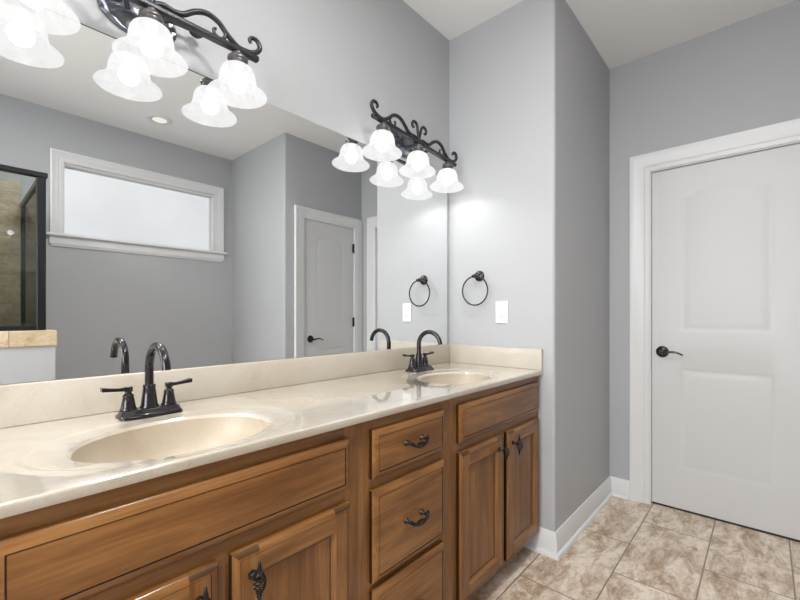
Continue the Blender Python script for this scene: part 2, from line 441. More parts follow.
# casing around an opening: U shape, profile (offset outward, thickness)
CP = [(0.0, 0.0), (0.0, 0.010), (0.006, 0.013), (0.022, 0.013), (0.028, 0.017), (0.070, 0.019), (0.082, 0.024), (0.098, 0.024), (0.100, 0.018), (0.100, 0.0)]
def casing(name, fm, u0, u1, zt, parent, zb=0.0, prof=CP, lo=None):
    bm = NB(); cols = []
    if u0 > u1: u0, u1 = u1, u0
    for o, t in prof:
        pts = [(u0 - o, zb), (u0 - o, zt + o), (u1 + o, zt + o), (u1 + o, zb)]
        cols.append([bm.verts.new(fm(u, v, t)) for u, v in pts])
    for a, b in zip(cols, cols[1:]): quadstrip(bm, a, b)
    for k in (0, 3): bm.faces.new([c[k] for c in cols])
    return obj(name, bm, M['trim'], parent, smooth=25)
def ogee_outline(a0, a1, b, s, rise, i, n=14):
    # closed outline: bottom edge, sides, arched top, inset by i
    x0, x1 = a0 + i, a1 - i; c = (x0 + x1) / 2; hw = (x1 - x0) / 2
    pts = [(x0, b + i), (x1, b + i)]
    for k in range(n + 1):
        x = x1 - 2 * hw * k / n
        q = (x - c) / hw
        pts.append((x, s - i + rise * (1 - q * q)))
    return pts
def door_leaf(name, fm, u0, u1, ztop, parent, zb=0.012, front=-0.02, th=0.035):
    if u0 > u1: u0, u1 = u1, u0
    st = 0.125 if (u1 - u0) < 0.65 else 0.14
    bm = NB()
    prof = [(0.0, 0.0), (0.006, -0.0014), (0.012, -0.0030), (0.022, -0.0034), (0.032, -0.0024), (0.046, -0.0010), (0.052, -0.0008)]
    def loop(pts, d): return [bm.verts.new(fm(u, v, front + d)) for u, v in pts]
    outer = loop([(u0, zb), (u1, zb), (u1, ztop), (u0, ztop)], 0)
    edges = [bm.edges.new((outer[i], outer[(i + 1) % 4])) for i in range(4)]
    for (b, s, rise) in ((0.245, 0.845, 0.0), (1.055, 1.855, 0.055)):
        prev = None
        for (i, d) in prof:
            cur = loop(ogee_outline(u0 + st, u1 - st, b, s, rise, i), d)
            if prev is None:
                edges += [bm.edges.new((cur[k], cur[(k + 1) % len(cur)])) for k in range(len(cur))]
            else: quadstrip(bm, prev, cur, close=True)
            prev = cur
        bm.faces.new(prev)
    bmesh.ops.triangle_fill(bm, use_beauty=True, use_dissolve=False, edges=edges)
    back = loop([(u0, zb), (u1, zb), (u1, ztop), (u0, ztop)], -th)
    quadstrip(bm, outer, back, close=True); bm.faces.new(back)
    return obj(name, bm, M['door'], parent, smooth=20)
def lever(fm, u, z, sgn, parent, front=-0.02):
    # rosette and a curved lever pointing along sgn
    h = obj('door_handle', lever_rosette(fm, u, z, front), M['bronze'], parent, smooth=40)
    bm = NB()
    pts = [fm(u, z, front + 0.046), fm(u + sgn * 0.02, z - 0.002, front + 0.052), fm(u + sgn * 0.05, z + 0.004, front + 0.052), fm(u + sgn * 0.08, z + 0.001, front + 0.052), fm(u + sgn * 0.108, z - 0.013, front + 0.050)]
    tube(bm, pts, lambda t: 0.0085 * (1 - 0.5 * t), 10, 6)
    obj('lever', bm, M['bronze'], h, smooth=40)
    return h
def lever_rosette(fm, u, z, front):
    bm = NB(); c = fm(u, z, front); d = (fm(u, z, front + 1) - c).normalized()
    mat = Matrix.Translation(c) @ d.to_track_quat('Z', 'Y').to_matrix().to_4x4()
    lathe(bm, [(0, 0), (0.034, 0), (0.034, 0.004), (0.031, 0.009), (0.024, 0.012), (0.014, 0.015), (0.0115, 0.03), (0.0115, 0.05), (0.009, 0.055), (0, 0.056)], 28, mat)
    return bm
def make_door(name, kind, at, u0, u1, handle_u, sgn, label, hinge_u=None, fr=-0.02):
    fm = frame_map(kind, at)
    root = bpy.data.objects.new(name, None); C.objects.link(root); root['kind'] = 'structure'; root['label'] = label
    lo, hi = min(u0, u1), max(u0, u1)
    g = 0.003
    door_leaf('door_leaf', fm, lo + g, hi - g, DZ - g, root, front=fr)
    # jamb with stop
    bm = NB(); cols = []
    for o, t in ((OP - 0.004, 0.0), (-0.001, 0.0), (-0.001, -0.10), (OP - 0.004, -0.10)):
        cols.append([bm.verts.new(fm(u, v, t)) for u, v in ((lo - o, 0), (lo - o, DZ + o), (hi + o, DZ + o), (hi + o, 0))])
    for k in range(4): quadstrip(bm, cols[k], cols[(k + 1) % 4])
    for k in (0, 3): bm.faces.new([c[k] for c in cols])
    obj('door_jamb', bm, M['trim'], root)
    casing('door_casing', fm, lo - 0.004, hi + 0.004, DZ + 0.004, root, prof=[(o * (1.08 if kind == 'x-' else 1.0), t) for o, t in CP])
    lever(fm, handle_u, 0.934, sgn, root, fr)
    bm = NB()
    a = fm(lo + 0.002, 0.0, -0.022); b = fm(hi - 0.002, 0.0045, -0.09)
    box(bm, min(a.x, b.x), max(a.x, b.x), min(a.y, b.y), max(a.y, b.y), 0.0005, 0.0045)
    obj('gap_strip', bm, M['gap'], root)  # dark strip laid in the gap under the door leaf
    if hinge_u is not None:
        for z in (1.83, 1.085, 0.25):
            bm = NB(); p = fm(hinge_u, z, fr + 0.006)
            mat = Matrix.Translation(p)
            lathe(bm, [(0, -0.05), (0.0045, -0.049), (0.007, -0.045), (0.007, 0.045), (0.0045, 0.049), (0, 0.05)], 12, mat)
            q = fm(hinge_u, z, -0.0185)
            bx = 0.017
            pa = fm(hinge_u - bx, z - 0.044, fr - 0.0005); pb = fm(hinge_u + 0.001, z + 0.044, fr + 0.0035)
            box(bm, min(pa.x, pb.x), max(pa.x, pb.x), min(pa.y, pb.y), max(pa.y, pb.y), z - 0.044, z + 0.044)
            obj('hinge', bm, M['bronze'], root, smooth=40)
    return root
make_door('door_1', 'x-', X2, DY1, DY0, -0.902, -1, 'white two panel door with black lever beside the tiled floor corner')
make_door('door_2', 'y+', Y2, EX0, EX1, 2.234, 1, 'white two panel arched door with black hinges seen in the mirror', hinge_u=EX1 + 0.0005, fr=-0.002)

# window: casing, stool, apron, sash, pane
win = bpy.data.objects.new('window_1', None); C.objects.link(win); win['kind'] = 'structure'
win['label'] = 'wide white framed frosted window seen in the mirror'
fmw = frame_map('y+', YW)
WCP = [(0.0, 0.0), (0.0, 0.012), (0.008, 0.015), (0.030, 0.016), (0.036, 0.020), (0.060, 0.022), (0.070, 0.027), (0.083, 0.027), (0.085, 0.020), (0.085, 0.0)]
casing('window_casing', fmw, WX0, WX1, WZ1, win, zb=WZ0 + 0.012, prof=WCP)
bm = NB(); box(bm, WX0 - 0.108, WX1 + 0.108, YW + 0.0005, YW + 0.05, WZ0 - 0.008, WZ0 + 0.012, 0.005, 3)
box(bm, WX0 + 0.0005, WX1 - 0.0005, YW - 0.095, YW + 0.01, WZ0 + 0.0005, WZ0 + 0.012)
obj('window_sill', bm, M['trim'], win)
bm = NB()
ap = [(0, 0), (0.010, 0.0), (0.014, 0.010), (0.020, 0.022), (0.022, 0.060), (0.026, 0.074), (0.030, 0.0775), (0, 0.0775)]
A = [bm.verts.new((WX0 - 0.086 + (0.012 if z < 0.02 else 0), YW + o, WZ0 - 0.086 + z)) for o, z in ap]
B = [bm.verts.new((WX1 + 0.086 - (0.012 if z < 0.02 else 0), YW + o, WZ0 - 0.086 + z)) for o, z in ap]
quadstrip(bm, A, B, close=True); bm.faces.new(A); bm.faces.new(list(reversed(B)))
obj('window_apron', bm, M['trim'], win)
def rect_frame(bm, x0, x1, z0, z1, y0, y1, wd, mi=0):
    def lp(i, y): return [bm.verts.new(p) for p in ((x0 + i, y, z0 + i), (x1 - i, y, z0 + i), (x1 - i, y, z1 - i), (x0 + i, y, z1 - i))]
    L = [lp(0, y0), lp(0, y1), lp(wd, y1), lp(wd, y0)]
    for k in range(4): quadstrip(bm, L[k], L[(k + 1) % 4], close=True, mi=mi)
bm = NB(); rect_frame(bm, WX0 + 0.001, WX1 - 0.001, WZ0 + 0.013, WZ1 - 0.001, YW - 0.095, YW - 0.003, 0.006)
rect_frame(bm, WX0 + 0.007, WX1 - 0.007, WZ0 + 0.019, WZ1 - 0.007, YW - 0.095, YW - 0.078, 0.012)
obj('window_frame', bm, M['trim'], win)
bm = NB(); box(bm, WX0 + 0.016, WX1 - 0.016, YW - 0.090, YW - 0.084, WZ0 + 0.028, WZ1 - 0.016)
obj('window_pane', bm, M['pane'], win)

# ------------------------------------------------------------------ shower: knee wall, cap, tiled wall, framed glass
KX, KY = 0.434, -1.825
KT = 0.12
bm = NB()
box(bm, XL, KX, KY - KT, KY, 0, 0.972); box(bm, KX - KT, KX, YW, KY - KT, 0, 0.972)
struct(obj('wall_knee', bm, M['paint']))
bm = NB()
box(bm, XL, KX + 0.008, KY - KT - 0.008, KY + 0.008, 0.972, 1.064, 0.004, 2)
box(bm, KX - KT - 0.008, KX + 0.008, YW, KY - KT - 0.0085, 0.972, 1.064, 0.004, 2)
struct(obj('trim_1', bm, M['cap']))
bm = NB(); box(bm, XL + 0.001, KX - KT + 0.045, YW + 0.0005, YW + 0.012, 0.0, 2.14)
struct(obj('wall_shower_tile', bm, M['stile']))
sh = thing('shower_enclosure', 'black framed clear glass shower screen on a tiled knee wall, seen in mirror', 'shower screen', (0.374, -1.885, 1.0655))
def lb(x0, x1, y0, y1, z0, z1, bev=0.0):
    bm = NB(); box(bm, x0 - 0.37, x1 - 0.37, y0 + 1.776 , y1 + 1.776, z0 - 1.0655, z1 - 1.0655, bev, 1); return bm
ZS0, ZS1 = 1.0655, 1.983
obj('corner_post', lb(0.350, 0.392, -1.797, -1.755, ZS0, ZS1, 0.003), M['frame'], sh)
obj('front_header', lb(XL + 0.002, 0.400, -1.800, -1.750, ZS1 - 0.002, ZS1 + 0.026, 0.003), M['frame'], sh)
obj('bottom_track', lb(XL + 0.002, 0.350, -1.792, -1.760, ZS0, ZS0 + 0.028, 0.003), M['frame'], sh)
obj('side_header', lb(0.356, 0.386, YW + 0.123, -1.797, ZS1 - 0.03, ZS1 + 0.004, 0.003), M['frame'], sh)
obj('side_track', lb(0.356, 0.386, YW + 0.123, -1.797, ZS0, ZS0 + 0.028, 0.003), M['frame'], sh)
obj('wall_post', lb(0.356, 0.386, YW + 0.123, YW + 0.15, ZS0 + 0.028, ZS1 - 0.03, 0.003), M['frame'], sh)
obj('front_glass_panel', lb(XL + 0.004, 0.350, -1.779, -1.773, ZS0 + 0.028, ZS1 - 0.002), M['glass'], sh)
obj('side_glass_panel', lb(0.368, 0.374, YW + 0.15, -1.797, ZS0 + 0.028, ZS1 - 0.03), M['glass'], sh)

# ------------------------------------------------------------------ recessed downlights
def downlight(x, y, label):
    t = thing('recessed_light', label, 'ceiling light', (x, y, H), 'recessed ceiling lights')
    bm = NB(); lathe(bm, [(0.052, -0.0005), (0.092, -0.0005), (0.092, -0.004), (0.080, -0.008), (0.062, -0.009), (0.054, -0.006), (0.052, -0.0005)], 40)
    obj('trim_ring', bm, M['trim'], t, smooth=40)
    bm = NB(); lathe(bm, [(0, -0.0045), (0.04, -0.0045), (0.0535, -0.004), (0.0535, -0.0008), (0, -0.0008)], 32)
    obj('lens', bm, M['canlens'], t, smooth=40)
    return t
downlight(1.155, -2.32, 'small round recessed ceiling light seen in the mirror above the window')
def fill_light(x, y, label):  # invented ceiling fixture, out of view, added as fill light
    t = thing('added_ceiling_fill', label, 'ceiling light', (x, y, H), 'added ceiling fill lights')
    bm = NB(); lathe(bm, [(0.150, -0.0005), (0.19, -0.0005), (0.19, -0.018), (0.182, -0.026), (0.172, -0.026), (0.172, -0.012), (0.150, -0.012)], 48)
    obj('trim_ring', bm, M['trim'], t, smooth=40)
    bm = NB(); lathe(bm, [(0.171, -0.013), (0.165, -0.026), (0.13, -0.036), (0.07, -0.043), (0, -0.045)], 40)
    obj('diffuser', bm, M['canlens'], t, smooth=60)
    l = bpy.data.lights.new('fill_lamp', 'AREA'); l.shape = 'DISK'; l.size = 0.33; l.energy = FILL_LAMP_W; l.color = (1, 0.99, 0.975)
    lo = bpy.data.objects.new('fill_lamp', l); C.objects.link(lo); lo.parent = t; lo.location = (0, 0, -0.05)
    return t
fill_light(0.65, -1.15, 'round white ceiling fill light added out of view in front of the vanity')
fill_light(-0.75, -1.25, 'round white ceiling fill light added out of view near the left wall')

# ------------------------------------------------------------------ vanity cabinets
FY = -0.533   # face frame plane
def rect_rings(bm, x0, x1, z0, z1, yb, prof, sw, mats, cut=True):
    # concentric rectangular rings; prof = (inset, height out of face). mats: dict h, v, end, side, field
    prev = None
    for pr in prof:
        i, d = pr[:2]; gl = len(pr) > 2
        a, b = x0 + i, x1 - i; c, e = z0 + i, z1 - i
        s0 = max(x0 + sw, a) if sw else a + (b - a) * 0.33
        s1 = min(x1 - sw, b) if sw else a + (b - a) * 0.66
        if s0 - a < 1e-5: s0 = a + (b - a) * 0.001
        if b - s1 < 1e-5: s1 = b - (b - a) * 0.001
        pts = [(a, c), (s0, c), (s1, c), (b, c), (b, e), (s1, e), (s0, e), (a, e)]
        cur = [bm.verts.new((x, yb - d, z)) for x, z in pts]
        if prev is not None:
            for k in range(8):
                j = (k + 1) % 8
                f = bm.faces.new((prev[0][k], prev[0][j], cur[j], cur[k]))
                outer = (i <= 0.0125)
                if k in (3, 7): mi = mats['v'] if sw or not outer else mats['v']
                elif k in (0, 2, 4, 6): mi = (mats['end'] if outer and i > 0 else mats['v']) if sw else mats['h']
                else: mi = mats['h']
                if i == 0 and k in (3, 7): mi = mats['side']  # left and right edges coloured dark to stand for shade
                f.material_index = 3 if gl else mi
        prev = (cur, i)
    f = bm.faces.new(prev[0]); f.material_index = mats['field']
WM = [M['wx'], M['wz'], M['wend'], M['glaze_shadow'], M['wpanel']]
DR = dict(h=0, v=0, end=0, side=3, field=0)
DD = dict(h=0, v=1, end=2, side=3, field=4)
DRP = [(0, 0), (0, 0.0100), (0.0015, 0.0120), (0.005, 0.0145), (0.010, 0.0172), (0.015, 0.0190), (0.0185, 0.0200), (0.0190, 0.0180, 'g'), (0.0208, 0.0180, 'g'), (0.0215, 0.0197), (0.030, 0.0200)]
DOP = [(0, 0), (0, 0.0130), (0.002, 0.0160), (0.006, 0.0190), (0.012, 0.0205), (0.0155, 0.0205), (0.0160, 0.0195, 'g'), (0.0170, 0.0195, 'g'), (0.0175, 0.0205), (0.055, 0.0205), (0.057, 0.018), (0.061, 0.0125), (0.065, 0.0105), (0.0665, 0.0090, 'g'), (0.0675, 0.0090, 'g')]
def birdcage(bm, cx, cy, cz, axis, L, R, wires=5, turns=0.9, rw=0.0016):
    for k in range(wires):
        pts = []
        for s in range(15):
            t = s / 14; a = 2 * pi * (k / wires + turns * t); r = R * sin(pi * t) ** 0.8 + 0.0012
            q = (t - 0.5) * L
            if axis == 'z': pts.append((cx + r * cos(a), cy + r * sin(a), cz + q))
            else: pts.append((cx + q, cy + r * cos(a), cz + r * sin(a)))
        tube(bm, pts, rw, 6, 2)
def door_pull(x, z, yf, parent, lab=None):
    bm = NB(); y = yf - 0.030
    mat = Matrix.Translation((x, yf, z + 0.004)) @ Matrix.Rotation(pi / 2, 4, 'X')
    lathe(bm, [(0, 0), (0.010, 0), (0.010, 0.002), (0.0065, 0.004), (0.004, 0.007), (0.004, 0.025), (0.005, 0.028), (0, 0.029)], 14, mat)
    birdcage(bm, x, y, z, 'z', 0.050, 0.0115, 6)
    for s in (1, -1):
        m2 = Matrix.Translation((x, y, z)) @ (Matrix() if s > 0 else Matrix.Rotation(pi, 4, 'X'))
        lathe(bm, [(0, 0.020), (0.0045, 0.022), (0.0058, 0.026), (0.0048, 0.030), (0.0038, 0.034), (0.0028, 0.042), (0, 0.046)], 12, m2)
    return obj('pull', bm, M['pull'], parent, smooth=50)
def drawer_pull(x, z, yf, parent):
    bm = NB()
    for s in (-1, 1):
        mat = Matrix.Translation((x + s * 0.037, yf, z + 0.006)) @ Matrix.Rotation(pi / 2, 4, 'X')
        lathe(bm, [(0, 0), (0.0095, 0), (0.009, 0.003), (0.005, 0.006), (0.0042, 0.02), (0.0055, 0.025), (0, 0.027)], 12, mat)
        tube(bm, [(x + s * 0.048, yf - 0.019, z + 0.011), (x + s * 0.041, yf - 0.024, z + 0.009), (x + s * 0.031, yf - 0.029, z + 0.002), (x + s * 0.021, yf - 0.031, z - 0.002)], lambda t: 0.0042 + 0.0018 * sin(pi * t), 10, 5)
    birdcage(bm, x, yf - 0.031, z - 0.003, 'x', 0.048, 0.0075, 6)
    return obj('pull', bm, M['pull'], parent, smooth=50)
def cabinet(x0, x1, label, fronts, group='vanity cabinets'):
    t = thing('vanity_cabinet', label, 'cabinet', ((x0 + x1) / 2, -0.27, 0))
    ox, oy = (x0 + x1) / 2, -0.27
    def fin(bm):
        bmesh.ops.translate(bm, verts=bm.verts, vec=(-ox, -oy, 0)); return bm
    bm = NB()
    g = 0.0004
    # side panels, floor, back, toe kick
    box(bm, x0 + g, x0 + 0.018, FY + 0.02, -0.012, 0.0, 0.864, mi=1)
    box(bm, x1 - 0.018, x1 - g, FY + 0.02, -0.012, 0.0, 0.864, mi=1)
    box(bm, x0 + 0.018, x1 - 0.018, FY + 0.02, -0.012, 0.095, 0.113)
    box(bm, x0 + 0.018, x1 - 0.018, -0.024, -0.012, 0.113, 0.864, mi=1)
    # notch front bottom: toe board
    box(bm, x0 + 0.018, x1 - 0.018, -0.464, -0.452, 0.0, 0.095)
    for v in bm.verts:
        if v.co.z < 0.001 and v.co.y < -0.47: v.co.y = -0.464
    obj('body', fin(bm), [M['wx'], M['wz']], t)
    # face frame
    bm = NB()
    sws = fronts['stiles']; z0, z1 = 0.088, 0.864
    for q, (a, b) in enumerate(sws):
        box(bm, a, b, FY, FY + 0.0195, z0, 0.6398 if (len(sws) == 3 and q == 1) else z1, 0.0006, 1, mi=1)
    for (a, b, c, d) in fronts['rails']: box(bm, a + 0.0002, b - 0.0002, FY + 0.0003, FY + 0.0195, c, d, 0, 1, mi=0)
    obj('face_frame', fin(bm), [M['wx'], M['wz']], t)
    # dark seam between the units
    for (a, b, c, d) in fronts.get('false', []):
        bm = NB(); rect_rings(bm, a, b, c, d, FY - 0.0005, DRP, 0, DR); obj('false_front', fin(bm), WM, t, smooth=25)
    for (a, b, c, d) in fronts.get('drawers', []):
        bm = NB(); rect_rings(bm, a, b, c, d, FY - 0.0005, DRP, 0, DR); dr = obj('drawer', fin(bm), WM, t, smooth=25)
        p = drawer_pull((a + b) / 2 - ox, (c + d) / 2 if d - c < 0.2 else (c + d) / 2 - 0.004, FY - 0.0205 - oy, dr)
    for (a, b, c, d, px) in fronts.get('doors', []):
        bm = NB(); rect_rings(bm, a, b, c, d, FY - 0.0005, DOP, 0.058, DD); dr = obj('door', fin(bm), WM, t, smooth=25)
        door_pull(px - ox, 0.600, FY - 0.021 - oy, dr)
    return t
S1, S2 = 0.751, 1.182
cabinet(-0.010, S1, 'stained wood sink cabinet under the nearer basin, wide false front over two doors', dict(
    stiles=[(-0.0096, 0.050), (0.355, 0.401), (0.702, S1 - 0.0006)], rails=[(0.050, 0.702, 0.817, 0.864), (0.050, 0.702, 0.640, 0.705), (0.050, 0.355, 0.088, 0.130), (0.401, 0.702, 0.088, 0.130)],
    false=[(0.036, 0.712, 0.694, 0.829)],
    doors=[(0.036, 0.364, 0.105, 0.659, 0.324), (0.392, 0.716, 0.105, 0.659, 0.433)]))
cabinet(S1, S2, 'stained wood drawer cabinet, three stacked drawers between the sink cabinets', dict(
    stiles=[(S1 + 0.0006, 0.810), (1.125, S2 - 0.0004)], rails=[(0.810, 1.125, 0.817, 0.864), (0.810, 1.125, 0.640, 0.705), (0.810, 1.125, 0.36, 0.42), (0.810, 1.125, 0.088, 0.130)],
    drawers=[(0.797, 1.139, 0.692, 0.831), (0.797, 1.139, 0.398, 0.660), (0.797, 1.139, 0.105, 0.379)]))
cabinet(S2, X1 - 0.001, 'stained wood sink cabinet against the end wall, two tall doors below false front', dict(
    stiles=[(S2 + 0.0004, 1.242), (1.547, 1.599), (1.902, X1 - 0.0014)], rails=[(1.242, 1.902, 0.817, 0.864), (1.242, 1.902, 0.640, 0.705), (1.242, 1.547, 0.088, 0.130), (1.599, 1.902, 0.088, 0.130)],
    false=[(1.230, 1.916, 0.692, 0.832)],
    doors=[(1.230, 1.556, 0.105, 0.657, 1.514), (1.590, 1.916, 0.105, 0.657, 1.634)]))

# ------------------------------------------------------------------ countertop with two integral basins
CX0, CX1, CYF = -0.022, X1 - 0.001, -0.5590
BAS = [(0.362, -0.362), (1.487, -0.352)]
RX, RY = 0.200, 0.152
ct = thing('vanity_countertop', 'glossy cream marble vanity top with two moulded oval basins', 'countertop', (0.96, -0.28, 0.8645))
CO = Vector((0.96, -0.28, 0.8645))
bm = NB()
NS = 96
def pt(x, y, z): return bm.verts.new(Vector((x, y, z)) - CO)
R0 = 0.005  # front edge rounding
yb0, yb1 = CYF + R0, -0.0205
hx = 0.30
xs = [CX0, BAS[0][0] - hx, BAS[0][0] + hx, BAS[1][0] - hx, BAS[1][0] + hx, CX1]
def rect_pt(cx, cy, ang):
    dx, dy = cos(ang), sin(ang)
    ts = []
    if dx > 1e-9: ts.append((cx + hx - cx) / dx)
    if dx < -1e-9: ts.append(-hx / dx)
    if dy > 1e-9: ts.append((yb1 - cy) / dy)
    if dy < -1e-9: ts.append((yb0 - cy) / dy)
    t = min(ts); return cx + dx * t, cy + dy * t
STEP = 0.004
bowls = []
for (cx, cy), (RX, RY) in zip(BAS, ((0.200, 0.152), (0.182, 0.142))):
    angs = sorted(set([2 * pi * i / NS for i in range(NS)] + [math.atan2(sy, sx) % (2 * pi) for sx in (hx, -hx) for sy in (yb1 - cy, yb0 - cy)]))
    ring0 = [pt(*rect_pt(cx, cy, a), ZC) for a in angs]
    def er(rx, ry, z, oy=0): 
        out = []
        for a in angs:
            # same direction angle on an ellipse
            dx, dy = cos(a), sin(a); t = 1 / math.sqrt((dx / rx) ** 2 + (dy / ry) ** 2)
            out.append(pt(cx + dx * t, cy + oy + dy * t, z))
        return out
    rings = [ring0, er(0.284, 0.198, ZC, 0.013), er(0.279, 0.194, ZC - 0.0006, 0.013), er(0.272, 0.188, ZC - 0.0022, 0.012), er(0.266, 0.183, ZC - 0.0028, 0.011), er(RX + 0.012, RY + 0.006, ZC - 0.0036), er(RX + 0.004, RY + 0.003, ZC - 0.008), er(RX, RY, ZC - 0.011)]
    for a, b in zip(rings, rings[1:]): quadstrip(bm, a, b, close=True)
    bowls.append((cx, cy, angs, RX, RY))
# plain deck pieces
for a, b in ((xs[0], xs[1]), (xs[2], xs[3]), (xs[4], xs[5])):
    bm.faces.new([pt(a, yb0, ZC), pt(b, yb0, ZC), pt(b, yb1, ZC), pt(a, yb1, ZC)])
# back strip under the splash, front nose, underside lip
def strip(P):  # P list of (y, z) ; sweep along x
    A = [pt(CX0, y, z) for y, z in P]; B = [pt(CX1, y, z) for y, z in P]; quadstrip(bm, A, B)
nose = [(yb0 - R0 * sin(t * pi / 2 / 5), ZC - R0 + R0 * cos(t * pi / 2 / 5)) for t in range(6)]
strip(nose + [(CYF, 0.870), (CYF + 0.003, 0.8655), (CYF + 0.006, 0.8648), (-0.50, 0.8648)])
strip([(yb1, ZC), (-0.0005, ZC), (-0.0005, 0.8648), (-0.10, 0.8648)])
for xx in (CX0, CX1):
    vs = [pt(xx, y, z) for y, z in ([(-0.0005, 0.8648), (-0.0005, ZC)] + [(yb0, ZC)] + nose[1:] + [(CYF, 0.870), (CYF + 0.003, 0.8655), (CYF + 0.006, 0.8648)])]
    bm.faces.new(vs)
bmesh.ops.remove_doubles(bm, verts=bm.verts[:], dist=0.00005)
obj('deck', bm, M['marble'], ct, smooth=35, top=0.012)
for cx, cy, angs, RX, RY in bowls:
    bm = NB(); rows = []
    n = 12; D = 0.125
    for k in range(n + 1):
        t = k / n
        s = cos(t * pi / 2) ** 0.75 if k < n else 0.12
        s = max(s, 0.11)
        z = ZC - 0.011 - D * sin(t * pi / 2) ** 1.1
        row = []
        for a in angs:
            dx, dy = cos(a), sin(a); tt = 1 / math.sqrt((dx / RX) ** 2 + (dy / RY) ** 2) * s
            row.append(bm.verts.new(Vector((cx + dx * tt, cy + dy * tt, z)) - CO))
        rows.append(row)
    for a, b in zip(rows, rows[1:]): quadstrip(bm, a, b, close=True)
    bm.faces.new(rows[-1])
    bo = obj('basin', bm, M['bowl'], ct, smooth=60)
    bm = NB(); lathe(bm, [(0, 0.003), (0.012, 0.003), (0.014, 0.001), (0.020, 0.0035), (0.022, 0.001), (0.022, 0.0)], 24, Matrix.Translation(Vector((cx, cy, ZC - 0.011 - 0.125)) - CO))
    obj('drain', bm, M['chrome'], bo, smooth=40)
bm = NB(); box(bm, CX0 - 0.96, CX1 - 0.0195 - 0.96, -0.0195 + 0.28, -0.0006 + 0.28, ZC - 0.8645, ZB - 0.8645, 0.003, 3)
obj('backsplash', bm, M['splash'], ct, smooth=40)
bm = NB(); box(bm, CX1 - 0.019 - 0.96, CX1 - 0.96, CYF + 0.002 + 0.28, -0.0006 + 0.28, ZC - 0.8645, ZB - 0.8645, 0.003, 3)
obj('side_splash', bm, M['splash'], ct, smooth=40)

# ------------------------------------------------------------------ mirror
bm = NB(); box(bm, -0.02, 1.9175, -0.006, -0.0008, ZB + 0.0012, 1.935, 0.0)
mo = obj('wall_mirror', bm, M['mirror']); mo['label'] = 'wide frameless mirror on the wall behind the vanity counter'; mo['category'] = 'mirror'

# ------------------------------------------------------------------ faucets
def faucet(x, y, label):
    t = thing('faucet', label, 'faucet', (x, y, ZC + 0.0003), 'two handled bathroom faucets')
    # base plate: stepped loaf
    bm = NB(); prev = None
    def loaf(hx_, hy_, z, r):
        pts = []
        for cxs, cys, a0 in ((1, 1, 0), (-1, 1, 90), (-1, -1, 180), (1, -1, 270)):
            for k in range(5):
                a = radians(a0 + 90 * k / 4)
                pts.append((cxs * (hx_ - r) + r * cos(a), cys * (hy_ - r) + r * sin(a) - 0.007, z))
        return [bm.verts.new(p) for p in pts]
    L = [loaf(0.074, 0.036, 0, 0.012), loaf(0.074, 0.036, 0.005, 0.012), loaf(0.073, 0.031, 0.007, 0.011), loaf(0.071, 0.026, 0.011, 0.010), loaf(0.069, 0.0215, 0.018, 0.009), loaf(0.066, 0.019, 0.020, 0.009)]
    for a, b in zip(L, L[1:]): quadstrip(bm, a, b, close=True)
    bm.faces.new(L[-1]); bm.faces.new(list(reversed(L[0])))
    obj('base_plate', bm, M['bronze'], t, smooth=35)
    bm = NB(); lathe(bm, [(0, 0.0195), (0.0225, 0.0195), (0.0225, 0.023), (0.0205, 0.026), (0.0150, 0.071), (0.0155, 0.075), (0.0155, 0.079), (0.013, 0.081), (0, 0.081)], 28)
    obj('spout_collar', bm, M['bronze'], t, smooth=35)
    bm = NB(); r = 0.065; zc = 0.123
    pts = [(0, 0, 0.079), (0, 0, 0.10), (0, 0, 0.110)] + [(0, -r + r * cos(a), zc + r * sin(a)) for a in [radians(q) for q in range(0, 166, 15)]]
    a = radians(174); pts.append((0, -r + r * cos(a), zc + r * sin(a)))
    tube(bm, pts, lambda q: 0.0108 - 0.0006 * q, 18, 3)
    obj('spout', bm, M['bronze'], t, smooth=50)
    for s in (-1, 1):
        mat = Matrix.Translation((s * 0.049, 0, 0.0195))
        bm = NB(); lathe(bm, [(0, 0), (0.0195, 0), (0.0195, 0.003), (0.0175, 0.006), (0.0125, 0.034), (0.0130, 0.038), (0.0105, 0.041), (0.0075, 0.044), (0.007, 0.050), (0, 0.050)], 24, mat)
        hb = obj('handle', bm, M['bronze'], t, smooth=35)
        bm = NB()
        # hub and flared blade
        box(bm, s * 0.049 - 0.009, s * 0.049 + 0.009, -0.008, 0.008, 0.067, 0.080, 0.002, 2)
        secs = [(0.051, 0.0070, 0.0050, 0.0745), (0.070, 0.0055, 0.0040, 0.0745), (0.088, 0.0070, 0.0042, 0.0765), (0.104, 0.0100, 0.0050, 0.0790), (0.108, 0.0100, 0.0050, 0.0795)]
        rows = [[bm.verts.new((s * xx, sy * wy, zz + sz * hz)) for sy, sz in ((-1, -1), (1, -1), (1, 1), (-1, 1))] for xx, wy, hz, zz in secs]
        for a_, b_ in zip(rows, rows[1:]): quadstrip(bm, a_, b_, close=True)
        bm.faces.new(rows[0]); bm.faces.new(rows[-1])
        obj('lever', bm, M['bronze'], hb, smooth=30)
    return t
f1 = faucet(0.367, -0.118, 'dark bronze arched faucet behind the nearer left basin')
f2 = copy_tree(f1); f2.location = (1.538, -0.107, ZC + 0.0003)
f2['label'] = 'dark bronze arched faucet behind the far basin by the end wall'

